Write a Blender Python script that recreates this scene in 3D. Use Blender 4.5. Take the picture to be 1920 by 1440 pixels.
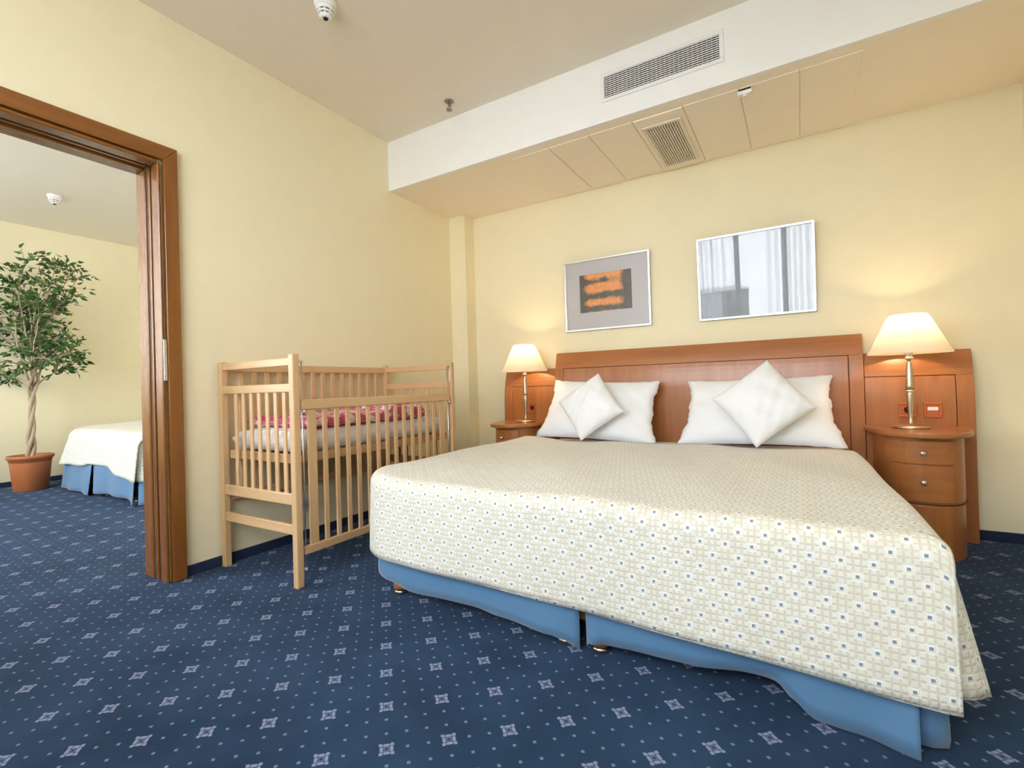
import bpy, bmesh, math, random
from mathutils import Vector, Matrix
random.seed(7)
for o in list(bpy.data.objects):
    bpy.data.objects.remove(o)
sc = bpy.context.scene
COL = sc.collection

# ------------------------------------------------------------------ camera
cam_d = bpy.data.cameras.new('camera')
cam = bpy.data.objects.new('camera', cam_d)
COL.objects.link(cam)
cam_d.sensor_width = 36.0
cam_d.lens = 36.0 * 899.23 / 1920
cam_d.clip_start = 0.02
R_ = Vector((0.85702471, 0.51450443, -0.02817514))
U_ = Vector((0.02646426, 0.01065714, 0.99959295))
D_ = Vector((-0.51459527, 0.85742149, 0.00448254))
cam.matrix_world = Matrix(((R_.x, U_.x, -D_.x, 2.69656547),
                           (R_.y, U_.y, -D_.y, -3.60264919),
                           (R_.z, U_.z, -D_.z, 0.92),
                           (0, 0, 0, 1)))
sc.camera = cam

# ------------------------------------------------------------------ light
world = bpy.data.worlds.new('overcast_sky')
sc.world = world
world.use_nodes = True
bg = world.node_tree.nodes['Background']
bg.inputs[0].default_value = (0.92, 0.965, 1.0, 1)
bg.inputs[1].default_value = 15.5
sc.view_settings.view_transform = 'Standard'
sc.view_settings.look = 'None'
sc.view_settings.gamma = 1.0
sc.view_settings.exposure = 0.06
sc.view_settings.use_curve_mapping = False
sc.cycles.use_denoising = True
sc.cycles.max_bounces = 14
sc.cycles.diffuse_bounces = 8
sc.cycles.glossy_bounces = 4
sc.cycles.transparent_max_bounces = 12
sc.cycles.sample_clamp_indirect = 8.0
sc.cycles.caustics_reflective = False
sc.cycles.caustics_refractive = False
WY = -4.55                     # inner face of the window wall
WIN1 = (0.61, 3.22, 1.08, 2.79)   # x0,x1,z0,z1 of the window behind the camera
WIN2 = (-4.25, -0.7, 0.95, 2.79)


def portal(x0, x1, z0, z1):
    l = bpy.data.lights.new('window_daylight', 'AREA')
    l.shape = 'RECTANGLE'
    l.size = x1 - x0
    l.size_y = z1 - z0
    l.cycles.is_portal = True
    o = bpy.data.objects.new('window_daylight', l)
    COL.objects.link(o)
    o.location = ((x0 + x1) / 2, WY - 0.26, (z0 + z1) / 2)
    o.rotation_euler = (math.radians(90), 0, 0)


portal(*WIN1)
portal(*WIN2)


# ------------------------------------------------------------------ materials
def new_mat(name):
    m = bpy.data.materials.new(name)
    m.use_nodes = True
    nt = m.node_tree
    return m, nt, nt.nodes['Principled BSDF']


def setp(b, **k):
    for n, v in k.items():
        n = n.replace('_', ' ')
        if n in b.inputs:
            b.inputs[n].default_value = v


class NT:
    """tiny expression helper for node trees"""
    def __init__(s, nt):
        s.nt = nt

    def node(s, t, **k):
        n = s.nt.nodes.new(t)
        for a, v in k.items():
            setattr(n, a, v)
        return n

    def put(s, inp, v):
        if hasattr(v, 'links'):
            s.nt.links.new(v, inp)
        else:
            inp.default_value = v

    def m(s, op, a, b=None, c=None):
        n = s.node('ShaderNodeMath', operation=op)
        s.put(n.inputs[0], a)
        if b is not None:
            s.put(n.inputs[1], b)
        if c is not None:
            s.put(n.inputs[2], c)
        return n.outputs[0]

    def mix(s, f, a, b):
        n = s.node('ShaderNodeMix', data_type='RGBA')
        s.put(n.inputs[0], f)
        s.put(n.inputs[6], a)
        s.put(n.inputs[7], b)
        return n.outputs[2]

    def noise(s, vec, scale, detail=3, rough=.5, col=False):
        n = s.node('ShaderNodeTexNoise')
        s.put(n.inputs['Vector'], vec)
        n.inputs['Scale'].default_value = scale
        n.inputs['Detail'].default_value = detail
        n.inputs['Roughness'].default_value = rough
        return n.outputs['Color' if col else 'Fac']

    def coord(s, which):
        return s.node('ShaderNodeTexCoord').outputs[which]

    def mapping(s, vec, scale=(1, 1, 1), loc=(0, 0, 0)):
        n = s.node('ShaderNodeMapping')
        s.put(n.inputs['Vector'], vec)
        n.inputs['Scale'].default_value = scale
        n.inputs['Location'].default_value = loc
        return n.outputs[0]

    def sep(s, vec):
        n = s.node('ShaderNodeSeparateXYZ')
        s.put(n.inputs[0], vec)
        return n.outputs

    def ramp(s, f, stops):
        n = s.node('ShaderNodeValToRGB')
        s.put(n.inputs[0], f)
        e = n.color_ramp.elements
        while len(e) < len(stops):
            e.new(.5)
        for k, (p, c) in zip(e, stops):
            k.position = p
            k.color = (*c, 1) if len(c) == 3 else c
        return n.outputs[0]

    def bump(s, b, h, strength=.2, dist=.01):
        n = s.node('ShaderNodeBump')
        n.inputs['Strength'].default_value = strength
        n.inputs['Distance'].default_value = dist
        s.put(n.inputs['Height'], h)
        s.nt.links.new(n.outputs[0], b.inputs['Normal'])


def lt(h, a, b):
    return h.m('LESS_THAN', a, b)


def plain(name, col, rough=.5, metal=0., bump=None, spec=.5, **k):
    m, nt, b = new_mat(name)
    h = NT(nt)
    v = h.coord('Object')
    n = h.noise(v, 9.0, 2)
    c = h.ramp(n, [(.3, tuple(x * .988 for x in col)), (.7, tuple(min(1, x * 1.01) for x in col))])
    nt.links.new(c, b.inputs['Base Color'])
    setp(b, Roughness=rough, Metallic=metal, Specular_IOR_Level=spec, **k)
    if bump:
        h.bump(b, h.noise(v, bump[0], 3), bump[1], bump[2])
    return m


def wood(name, light, dark, axis, scale=1.0, rough=.32, coat=.25, contrast=1.0):
    m, nt, b = new_mat(name)
    h = NT(nt)
    v = h.coord('Object')
    rnd = h.node('ShaderNodeObjectInfo').outputs['Random']
    off = h.node('ShaderNodeCombineXYZ')
    for i in range(3):
        h.put(off.inputs[i], h.m('MULTIPLY', rnd, 7.0 + i * 3))
    va = h.node('ShaderNodeVectorMath', operation='ADD')
    nt.links.new(v, va.inputs[0])
    nt.links.new(off.outputs[0], va.inputs[1])
    s = [14 * scale] * 3
    s['xyz'.index(axis)] = .9 * scale
    g = h.noise(h.mapping(va.outputs[0], s), 1.6, 4, .6)
    s2 = [90 * scale] * 3
    s2['xyz'.index(axis)] = 3 * scale
    f = h.noise(h.mapping(va.outputs[0], s2), 1.5, 2, .6)
    mid = tuple((a + c) / 2 for a, c in zip(light, dark))
    c1 = h.ramp(g, [(.32, dark), (.5, mid), (.68, light)])
    c2 = h.mix(h.m('MULTIPLY', h.m('SUBTRACT', f, .35), .35 * contrast), c1, (*dark, 1))
    nt.links.new(c2, b.inputs['Base Color'])
    setp(b, Roughness=rough, Coat_Weight=coat, Coat_Roughness=.2)
    h.bump(b, f, .05, .002)
    return m


M = {}
M['wall'] = plain('cream_wall_paint', (.81, .738, .515), .7, bump=(260, .06, .002))
M['ceil'] = plain('ceiling_paint', (.83, .765, .655), .8, bump=(200, .05, .002))
M['white'] = plain('white_bulkhead_paint', (.86, .855, .83), .6)
M['panel'] = plain('cream_ceiling_panel', (.88, .80, .675), .45)
M['base'] = plain('navy_carpet_edging', (.008, .018, .055), .9)
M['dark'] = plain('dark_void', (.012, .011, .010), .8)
for ax in 'xyz':
    M['cherry_' + ax] = wood('cherry_veneer_' + ax, (.41, .155, .044), (.325, .112, .030), ax)
    M['door_' + ax] = wood('stained_door_wood_' + ax, (.25, .090, .011), (.185, .060, .0055), ax, rough=.25, coat=.6)
    M['beech_' + ax] = wood('beech_wood_' + ax, (.64, .43, .235), (.55, .345, .165), ax, scale=1.2, rough=.42, coat=.1)
M['groove'] = plain('dark_wood_joint', (.09, .03, .012), .6)
M['brass'] = plain('brushed_brass', (.66, .56, .40), .28, 1.0)
M['steel'] = plain('brushed_steel', (.72, .72, .72), .3, 1.0)
M['darksteel'] = plain('dull_sprinkler_metal', (.30, .28, .25), .35, 1.0)
M['alu'] = plain('silver_frame_metal', (.82, .80, .75), .3, .9)
M['greymetal'] = plain('grille_white_metal', (.82, .825, .82), .45)
M['creammetal'] = plain('grille_cream_metal', (.74, .68, .56), .45)
M['plastic'] = plain('white_plastic', (.86, .85, .82), .35)
M['linen'] = plain('white_cotton', (.81, .83, .87), .85, bump=(380, .08, .002), Sheen_Weight=.2)
M['blue'] = plain('blue_valance_cloth', (.085, .205, .37), .62, bump=(500, .08, .002), Sheen_Weight=.3)
M['terracotta'] = plain('terracotta_plastic', (.42, .135, .045), .5)
M['soil'] = plain('soil', (.05, .03, .02), .95, bump=(60, .6, .02))
M['socketgrey'] = plain('grey_socket_plastic', (.55, .56, .54), .4)
M['switchred'] = plain('orange_brown_switch_plastic', (.50, .12, .035), .35)
M['bark'] = plain('ficus_bark', (.42, .33, .23), .85, bump=(70, .5, .01))
M['board'] = plain('matt_base_board', (.35, .22, .10), .7)


def mat_carpet():
    m, nt, b = new_mat('blue_patterned_carpet')
    h = NT(nt)
    v = h.coord('Object')
    x, y, _ = h.sep(v)
    x0, y0 = 1.52, -2.487
    u1, u2 = (.1200, .1045), (.1222, -.1190)
    det = u1[0] * u2[1] - u1[1] * u2[0]
    dx = h.m('SUBTRACT', x, x0)
    dy = h.m('SUBTRACT', y, y0)
    s = h.m('ADD', h.m('MULTIPLY', dx, u2[1] / det), h.m('MULTIPLY', dy, -u2[0] / det))
    t = h.m('ADD', h.m('MULTIPLY', dx, -u1[1] / det), h.m('MULTIPLY', dy, u1[0] / det))

    def cell(q, k):
        q = h.m('MULTIPLY', q, k)
        return h.m('ABSOLUTE', h.m('SUBTRACT', h.m('FRACT', h.m('ADD', q, .5)), .5))
    a, c = cell(s, 1.0), cell(t, 1.0)
    mx, mn = h.m('MAXIMUM', a, c), h.m('MINIMUM', a, c)
    corner = h.m('MULTIPLY', lt(h, mx, .122), h.m('GREATER_THAN', mn, .066))
    bar = h.m('MULTIPLY', lt(h, mn, .046), h.m('MULTIPLY', lt(h, mx, .108), h.m('GREATER_THAN', mx, .056)))
    gap = h.m('MULTIPLY', h.m('MULTIPLY', lt(h, mx, .098), h.m('GREATER_THAN', mx, .066)), .55)
    core = h.m('MULTIPLY', h.m('MULTIPLY', lt(h, mx, .05), h.m('GREATER_THAN', mx, .022)), .35)
    motif = h.m('MINIMUM', h.m('ADD', h.m('MAXIMUM', h.m('MAXIMUM', corner, bar), gap), core), 1.0)
    near = lt(h, mx, .17)
    a3, c3 = cell(s, 3.0), cell(t, 3.0)
    dot = h.m('MULTIPLY', lt(h, h.m('MAXIMUM', a3, c3), .078), h.m('SUBTRACT', 1.0, near))
    fib = h.noise(v, 700, 2, .7)
    blot = h.noise(v, 3.2, 3, .6)
    base = h.ramp(blot, [(.30, (.0052, .0225, .063)), (.7, (.0185, .050, .112))])
    base = h.mix(h.m('MULTIPLY', h.m('SUBTRACT', fib, .42), 1.1), base, (.03, .065, .135, 1))
    fm = h.m('MULTIPLY', motif, h.m('ADD', .25, h.m('MULTIPLY', fib, .8)))
    c1 = h.mix(fm, base, (.36, .40, .60, 1))
    c2 = h.mix(h.m('MULTIPLY', dot, .42), c1, (.38, .48, .64, 1))
    nt.links.new(c2, b.inputs['Base Color'])
    setp(b, Roughness=.95, Specular_IOR_Level=.15, Sheen_Weight=.08, Sheen_Roughness=.5)
    b.inputs['Sheen Tint'].default_value = (.7, .8, 1, 1)
    h.bump(b, fib, .35, .004)
    return m


def mat_spread(dot_gain=1.0):
    m, nt, b = new_mat('cream_quilted_bedspread')
    h = NT(nt)
    uv = h.coord('UV')
    u, v, _ = h.sep(uv)
    pu, pv = .0685, .0709

    def cell(q, p, off):
        q = h.m('ADD', h.m('DIVIDE', q, p), off)
        return h.m('MULTIPLY', h.m('ABSOLUTE', h.m('SUBTRACT', h.m('FRACT', h.m('ADD', q, .5)), .5)), p)
    ch = []
    for off in (0., .5):
        ch.append(h.m('MAXIMUM', cell(u, pu, off), cell(v, pv, off)))
    d = h.m('MINIMUM', ch[0], ch[1])
    dot = lt(h, d, .0040)
    halo = lt(h, d, .0125)
    gu, gv = cell(u, pu / 4, .5), cell(v, pv / 4, .5)
    line = h.m('MULTIPLY', h.m('SUBTRACT', 1., h.m('DIVIDE', h.m('MINIMUM', gu, gv), .0050)), 1.0)
    line = h.m('MAXIMUM', line, 0.)
    wob = h.noise(uv, 11, 3, .6)
    base = h.ramp(wob, [(.3, (.69, .665, .58)), (.7, (.775, .755, .675))])
    c = h.mix(h.m('MULTIPLY', line, .58), base, (.50, .49, .41, 1))
    c = h.mix(h.m('MULTIPLY', halo, .66), c, (.82, .83, .80, 1))
    c = h.mix(h.m('MULTIPLY', dot, .86 * dot_gain), c, (.10, .18, .275, 1))
    nt.links.new(c, b.inputs['Base Color'])
    setp(b, Roughness=.82, Sheen_Weight=.15, Specular_IOR_Level=.3)
    h.bump(b, h.m('ADD', h.m('MULTIPLY', line, -1.0), h.m('MULTIPLY', wob, 2.2)), .35, .004)
    return m


def mat_duvet():
    m, nt, b = new_mat('pink_flower_print_cotton')
    h = NT(nt)
    v = h.coord('Object')
    w = h.node('ShaderNodeVectorMath', operation='ADD')
    nt.links.new(v, w.inputs[0])
    nz = h.node('ShaderNodeVectorMath', operation='SCALE')
    nt.links.new(h.noise(v, 30, 2, col=True), nz.inputs[0])
    nz.inputs['Scale'].default_value = .05
    nt.links.new(nz.outputs[0], w.inputs[1])
    vo = h.node('ShaderNodeTexVoronoi')
    nt.links.new(w.outputs[0], vo.inputs['Vector'])
    vo.inputs['Scale'].default_value = 17
    f = vo.outputs['Distance']
    c = h.ramp(f, [(.0, (.80, .74, .74)), (.34, (.80, .76, .76)), (.37, (.74, .33, .42)), (.47, (.56, .10, .19)), (.8, (.50, .075, .15))])
    c.node.color_ramp.interpolation = 'CONSTANT'
    st = h.noise(h.mapping(v, (3, 3, 40)), 3.0, 2)
    c = h.mix(h.m('MULTIPLY', h.m('GREATER_THAN', st, .60), .55), c, (.82, .55, .60, 1))
    nt.links.new(c, b.inputs['Base Color'])
    setp(b, Roughness=.85)
    return m


def mat_print():
    m, nt, b = new_mat('orange_black_abstract_print')
    h = NT(nt)
    uv0 = h.coord('UV')
    nz = h.node('ShaderNodeVectorMath', operation='SUBTRACT')
    nt.links.new(h.noise(uv0, 9, 4, .65, True), nz.inputs[0])
    nz.inputs[1].default_value = (.5, .5, .5)
    sc_ = h.node('ShaderNodeVectorMath', operation='SCALE')
    nt.links.new(nz.outputs[0], sc_.inputs[0])
    sc_.inputs['Scale'].default_value = .16
    ad = h.node('ShaderNodeVectorMath', operation='ADD')
    nt.links.new(uv0, ad.inputs[0])
    nt.links.new(sc_.outputs[0], ad.inputs[1])
    uv = ad.outputs[0]
    u, v, _ = h.sep(uv)
    n1 = h.noise(h.mapping(uv, (3.0, 9.0, 1)), 1.7, 5, .7)
    n2 = h.noise(h.mapping(uv, (22.0, 5.0, 1)), 1.7, 4, .7)
    base = h.ramp(n2, [(.3, (.66, .19, .035)), (.55, (.82, .32, .075)), (.75, (.80, .42, .18))])
    # dark soft bands
    def band(c0, w):
        return h.m('SUBTRACT', 1., h.m('DIVIDE', h.m('ABSOLUTE', h.m('SUBTRACT', v, c0)), w))
    bands = h.m('MAXIMUM', h.m('MAXIMUM', band(.42, .12), band(.08, .12)), h.m('MULTIPLY', band(.80, .10), h.m('SUBTRACT', .95, u)))
    bands = h.m('MAXIMUM', bands, 0.)
    edge = h.m('MAXIMUM', h.m('SUBTRACT', 1., h.m('DIVIDE', u, .17)), h.m('DIVIDE', h.m('SUBTRACT', u, .76), .16))
    edge = h.m('MAXIMUM', edge, 0.)
    def blob(cu, cv, r):
        a = h.m('MULTIPLY', h.m('SUBTRACT', u, cu), 1.35)
        c = h.m('SUBTRACT', v, cv)
        d = h.m('SQRT', h.m('ADD', h.m('MULTIPLY', a, a), h.m('MULTIPLY', c, c)))
        return h.m('MAXIMUM', h.m('SUBTRACT', 1.35, h.m('DIVIDE', d, r)), 0.)
    bl = h.m('MAXIMUM', h.m('MAXIMUM', blob(.48, .82, .085), blob(.49, .44, .09)), blob(.73, .42, .08))
    k = h.m('ADD', h.m('ADD', h.m('MULTIPLY', bands, 1.5), h.m('MULTIPLY', edge, 1.6)), h.m('MULTIPLY', bl, 1.3))
    k = h.m('MULTIPLY', k, h.m('ADD', .25, h.m('MULTIPLY', n1, 1.6)))
    k = h.m('MINIMUM', k, 1.0)
    ink = h.mix(h.noise(uv, 14, 4), (.008, .007, .006, 1), (.13, .115, .07, 1))
    c = h.mix(k, base, ink)
    nt.links.new(c, b.inputs['Base Color'])
    setp(b, Roughness=.6)
    return m


def mat_shade():
    m, nt, b = new_mat('cream_pleated_lampshade')
    h = NT(nt)
    out = [n for n in nt.nodes if n.type == 'OUTPUT_MATERIAL'][0]
    nt.nodes.remove(b)
    d = h.node('ShaderNodeBsdfDiffuse')
    d.inputs[0].default_value = (.86, .80, .68, 1)
    t = h.node('ShaderNodeBsdfTranslucent')
    t.inputs[0].default_value = (.62, .56, .46, 1)
    mx = h.node('ShaderNodeMixShader')
    mx.inputs[0].default_value = .5
    nt.links.new(d.outputs[0], mx.inputs[1])
    nt.links.new(t.outputs[0], mx.inputs[2])
    nt.links.new(mx.outputs[0], out.inputs[0])
    return m


def mat_sheer():
    m, nt, b = new_mat('white_sheer_curtain')
    h = NT(nt)
    out = [n for n in nt.nodes if n.type == 'OUTPUT_MATERIAL'][0]
    nt.nodes.remove(b)
    d = h.node('ShaderNodeBsdfTranslucent')
    d.inputs[0].default_value = (.92, .93, .95, 1)
    t = h.node('ShaderNodeBsdfTransparent')
    t.inputs[0].default_value = (.97, .97, .98, 1)
    mx = h.node('ShaderNodeMixShader')
    lw = h.node('ShaderNodeLayerWeight')
    lw.inputs['Blend'].default_value = .5
    nt.links.new(h.m('SUBTRACT', .74, h.m('MULTIPLY', h.m('POWER', lw.outputs['Facing'], 1.3), .95)), mx.inputs[0])
    nt.links.new(d.outputs[0], mx.inputs[1])
    nt.links.new(t.outputs[0], mx.inputs[2])
    nt.links.new(mx.outputs[0], out.inputs[0])
    return m


def mat_glass(name, rough=0.0, f0=.10):
    """thin clear sheet: partly mirror-like, otherwise see-through"""
    m, nt, b = new_mat(name)
    h = NT(nt)
    out = [n for n in nt.nodes if n.type == 'OUTPUT_MATERIAL'][0]
    nt.nodes.remove(b)
    g = h.node('ShaderNodeBsdfGlossy')
    g.inputs['Roughness'].default_value = rough
    g.inputs[0].default_value = (1, 1, 1, 1)
    t = h.node('ShaderNodeBsdfTransparent')
    mx = h.node('ShaderNodeMixShader')
    lw = h.node('ShaderNodeLayerWeight')
    lw.inputs['Blend'].default_value = .5
    f5 = h.m('POWER', lw.outputs['Facing'], 5.0)
    fr = h.m('ADD', f0, h.m('MULTIPLY', f5, 1 - f0))
    nt.links.new(fr, mx.inputs[0])
    nt.links.new(t.outputs[0], mx.inputs[1])
    nt.links.new(g.outputs[0], mx.inputs[2])
    nt.links.new(mx.outputs[0], out.inputs[0])
    return m


def mat_leaf():
    m, nt, b = new_mat('ficus_leaf')
    h = NT(nt)
    v = h.coord('Object')
    c = h.ramp(h.noise(v, 9, 3), [(.3, (.015, .052, .010)), (.55, (.045, .125, .020)), (.75, (.16, .23, .05))])
    nt.links.new(c, b.inputs['Base Color'])
    setp(b, Roughness=.38)
    return m


def mat_bulb():
    m, nt, b = new_mat('lit_bulb_glass')
    setp(b, Base_Color=(1, .9, .7, 1), Emission_Color=(1, .72, .38, 1), Emission_Strength=6.0)
    return m


M['carpet'] = mat_carpet()
M['spread'] = mat_spread()
M['duvet'] = mat_duvet()
M['print'] = mat_print()
M['shade'] = mat_shade()
M['sheer'] = mat_sheer()
M['glass'] = mat_glass('picture_glass', 0.0, .033)
M['matglass'] = mat_glass('anti_glare_picture_glass', .35, .02)
M['pane'] = mat_glass('window_glass', 0.0, .04)
M['leaf'] = mat_leaf()
M['bulb'] = mat_bulb()
M['mat'] = plain('grey_picture_mount', (.50, .485, .50), .8)
M['pale'] = plain('pale_grey_print', (.20, .225, .26), .7)
M['facade'] = plain('grey_facade_render', (.30, .31, .33), .8)


# ------------------------------------------------------------------ mesh builder
class MB:
    def __init__(s):
        s.bm = bmesh.new()
        s.uv = s.bm.loops.layers.uv.new('UVMap')

    def _bev(s, verts, w, seg=1):
        if w <= 0:
            return
        es = {e for v in verts for e in v.link_edges}
        bmesh.ops.bevel(s.bm, geom=list(es), offset=w, segments=seg, profile=.5, affect='EDGES', clamp_overlap=True)

    def box(s, x0, y0, z0, x1, y1, z1, bev=0., seg=1):
        r = bmesh.ops.create_cube(s.bm, size=1)
        vs = r['verts']
        for v in vs:
            v.co = Vector(((x0 + x1) / 2 + v.co.x * (x1 - x0), (y0 + y1) / 2 + v.co.y * (y1 - y0), (z0 + z1) / 2 + v.co.z * (z1 - z0)))
        s._bev(vs, bev, seg)
        return s

    def prism(s, pts, axis, lo, hi, bev=0.):
        """extrude 2-D outline along an axis; pts in the other two axes in xyz order"""
        i = 'xyz'.index(axis)

        def mk(p, h):
            c = list(p)
            c.insert(i, h)
            return s.bm.verts.new(c)
        a = [mk(p, lo) for p in pts]
        b = [mk(p, hi) for p in pts]
        n = len(pts)
        fs = [s.bm.faces.new(a), s.bm.faces.new(b[::-1])]
        for k in range(n):
            fs.append(s.bm.faces.new((a[k], b[k], b[(k + 1) % n], a[(k + 1) % n])))
        bmesh.ops.recalc_face_normals(s.bm, faces=fs)
        if bev > 0:
            es = {e for f in fs[:2] for e in f.edges}
            bmesh.ops.bevel(s.bm, geom=list(es), offset=bev, segments=2, profile=.5, affect='EDGES')
        return s

    def tube(s, pts, rad, n=10, cap=True):
        """round bar through points; rad number or list"""
        pts = [Vector(p) for p in pts]
        rings = []
        up = Vector((0, 0, 1))
        for k, p in enumerate(pts):
            d = (pts[min(k + 1, len(pts) - 1)] - pts[max(k - 1, 0)]).normalized()
            ref = up if abs(d.z) < .9 else Vector((1, 0, 0))
            a = d.cross(ref).normalized()
            b = d.cross(a)
            r = rad[k] if isinstance(rad, (list, tuple)) else rad
            rings.append([s.bm.verts.new(p + (a * math.cos(t) + b * math.sin(t)) * r) for t in [2 * math.pi * j / n for j in range(n)]])
        for q, w in zip(rings, rings[1:]):
            for j in range(n):
                f = s.bm.faces.new((q[j], q[(j + 1) % n], w[(j + 1) % n], w[j]))
                f.smooth = True
        if cap:
            s.bm.faces.new(rings[0][::-1])
            s.bm.faces.new(rings[-1])
        return s

    def lathe(s, prof, c, n=24, cap=True):
        rings = []
        for r, z in prof:
            rings.append([s.bm.verts.new((c[0] + r * math.cos(2 * math.pi * j / n), c[1] + r * math.sin(2 * math.pi * j / n), c[2] + z)) for j in range(n)])
        for q, w in zip(rings, rings[1:]):
            for j in range(n):
                f = s.bm.faces.new((q[j], q[(j + 1) % n], w[(j + 1) % n], w[j]))
                f.smooth = True
        if cap:
            s.bm.faces.new(rings[0][::-1])
            s.bm.faces.new(rings[-1])
        return s

    def grid(s, fn, nu, nv, uvfn=None, smooth=True):
        vs = [[s.bm.verts.new(fn(i / nu, j / nv)) for j in range(nv + 1)] for i in range(nu + 1)]
        for i in range(nu):
            for j in range(nv):
                q = [(i, j), (i + 1, j), (i + 1, j + 1), (i, j + 1)]
                f = s.bm.faces.new([vs[a][b] for a, b in q])
                f.smooth = smooth
                for l, (a, b) in zip(f.loops, q):
                    l[s.uv].uv = uvfn(a / nu, b / nv) if uvfn else (a / nu, b / nv)
        return vs

    def build(s, name, mat, parent=None, norm=True, solid=0., loc=None):
        if norm:
            bmesh.ops.recalc_face_normals(s.bm, faces=s.bm.faces)
        if loc is not None:
            bmesh.ops.translate(s.bm, verts=s.bm.verts, vec=-Vector(loc))
        me = bpy.data.meshes.new(name)
        s.bm.to_mesh(me)
        s.bm.free()
        me.materials.append(M[mat] if isinstance(mat, str) else mat)
        o = bpy.data.objects.new(name, me)
        COL.objects.link(o)
        if solid:
            md = o.modifiers.new('thickness', 'SOLIDIFY')
            md.thickness = solid
            md.offset = 0
        if parent is not None:
            o.parent = parent
            w = Vector((0, 0, 0))
            p = parent
            while p is not None:
                w += p.location
                p = p.parent
            o.location = (Vector(loc) if loc is not None else Vector((0, 0, 0))) - w
        elif loc is not None:
            o.location = loc
        return o


def tag(o, label=None, cat=None, group=None, kind=None):
    if label:
        o['label'] = label
    if cat:
        o['category'] = cat
    if group:
        o['group'] = group
    if kind:
        o['kind'] = kind
    return o


def thing(name, loc, label, cat, group=None):
    o = bpy.data.objects.new(name, None)
    o.empty_display_size = .1
    COL.objects.link(o)
    o.location = loc
    return tag(o, label, cat, group)


def struct(name, label=None, loc=None):
    o = bpy.data.objects.new(name, None)
    o.empty_display_size = .1
    COL.objects.link(o)
    if loc:
        o.location = loc
    return tag(o, label, None, None, 'structure')


def S(o, label=None):
    return tag(o, label, None, None, 'structure')


def box(name, mat, parent, x0, y0, z0, x1, y1, z1, bev=.0, seg=1):
    return MB().box(x0, y0, z0, x1, y1, z1, bev, seg).build(name, mat, parent, norm=False)


def copy_tree(o, parent=None):
    c = o.copy()
    COL.objects.link(c)
    if parent is not None:
        c.parent = parent
    for ch in list(o.children):
        copy_tree(ch, c)
    return c


# ------------------------------------------------------------------ room shell
HC, HS, SY, RW = 2.837, 2.459, -.885, 3.751     # ceiling, bulkhead underside, bulkhead face, right wall
WT = -.21                                      # room-2 side of the dividing wall
FX = -4.56                                     # far wall of the second room
OY0, OY1, OZ = -3.70, -2.455, 2.085            # door opening
B2 = .40                                       # back wall of second room
S(box('floor', 'carpet', None, FX - .1, WY - .1, -.06, RW + .1, B2 + .1, 0))
S(box('ceiling', 'ceil', None, FX - .1, WY - .1, HC, RW + .1, B2 + .1, HC + .08))
b = MB()
b.box(WT, OY1, 0, 0, 0, HC).box(WT, WY, 0, 0, OY0, HC).box(WT, OY0, OZ, 0, OY1, HC)
S(b.build('wall_left', 'wall', norm=False))
S(box('wall_back', 'wall', None, WT, 0, 0, RW + .1, .1, HC))
S(box('wall_right', 'wall', None, RW, WY, 0, RW + .1, 0, HC))
S(box('wall_far', 'wall', None, FX - .1, WY, 0, FX, B2, HC))
S(box('wall_far_back', 'wall', None, FX - .1, B2, 0, WT, B2 + .1, HC))
b = MB()
xs = [FX - .1, WIN2[0], WIN2[1], WIN1[0], WIN1[1], RW + .1]
for a, c in ((xs[0], xs[1]), (xs[2], xs[3]), (xs[4], xs[5])):
    b.box(a, WY - .25, 0, c, WY, HC)
for w in (WIN1, WIN2):
    b.box(w[0], WY - .25, 0, w[1], WY, w[2]).box(w[0], WY - .25, w[3], w[1], WY, HC)
S(b.build('wall_front', 'wall', norm=False))
S(box('trim_1', 'wall', None, 0, -.14, 0, .171, 0, HS), 'shallow cream pier in the corner behind the cot')
# bulkhead along the head wall
S(box('trim_2', 'white', None, 0, SY, HS, RW, SY + .03, HC), 'white face of the ceiling bulkhead above the bed')
bulk = S(box('trim_3', 'panel', None, 0, SY + .0305, HS, RW, 0, HS + .012), 'cream underside of the ceiling bulkhead')
px = [1.062, 1.34, 1.615, 1.888, 2.175, 2.462, 2.737, 2.998]
for a, c in zip(px, px[1:]):
    if abs(a - 1.888) < .01:
        continue
    MB().box(a + .0025, -.80, HS - .006, c - .0025, -.03, HS - .0005, .0015).build('panel', 'panel', bulk, norm=False)
# skirting of folded carpet
BH = .053
S(MB().box(0, -2.378, 0, .012, -.14, BH, .003).build('baseboard_left', 'base', norm=False))
b = MB()
b.box(.171, -.012, 0, .5, 0, BH, .003).box(3.51, -.012, 0, RW, 0, BH, .003).box(0, -.152, 0, .171, -.14, BH, .003)
S(b.build('baseboard_back', 'base', norm=False))
S(MB().box(RW - .012, WY, 0, RW, -.012, BH, .003).build('baseboard_right', 'base', norm=False))
S(MB().box(FX, WY, 0, FX + .012, B2, BH, .003).build('baseboard_far', 'base', norm=False))

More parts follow.
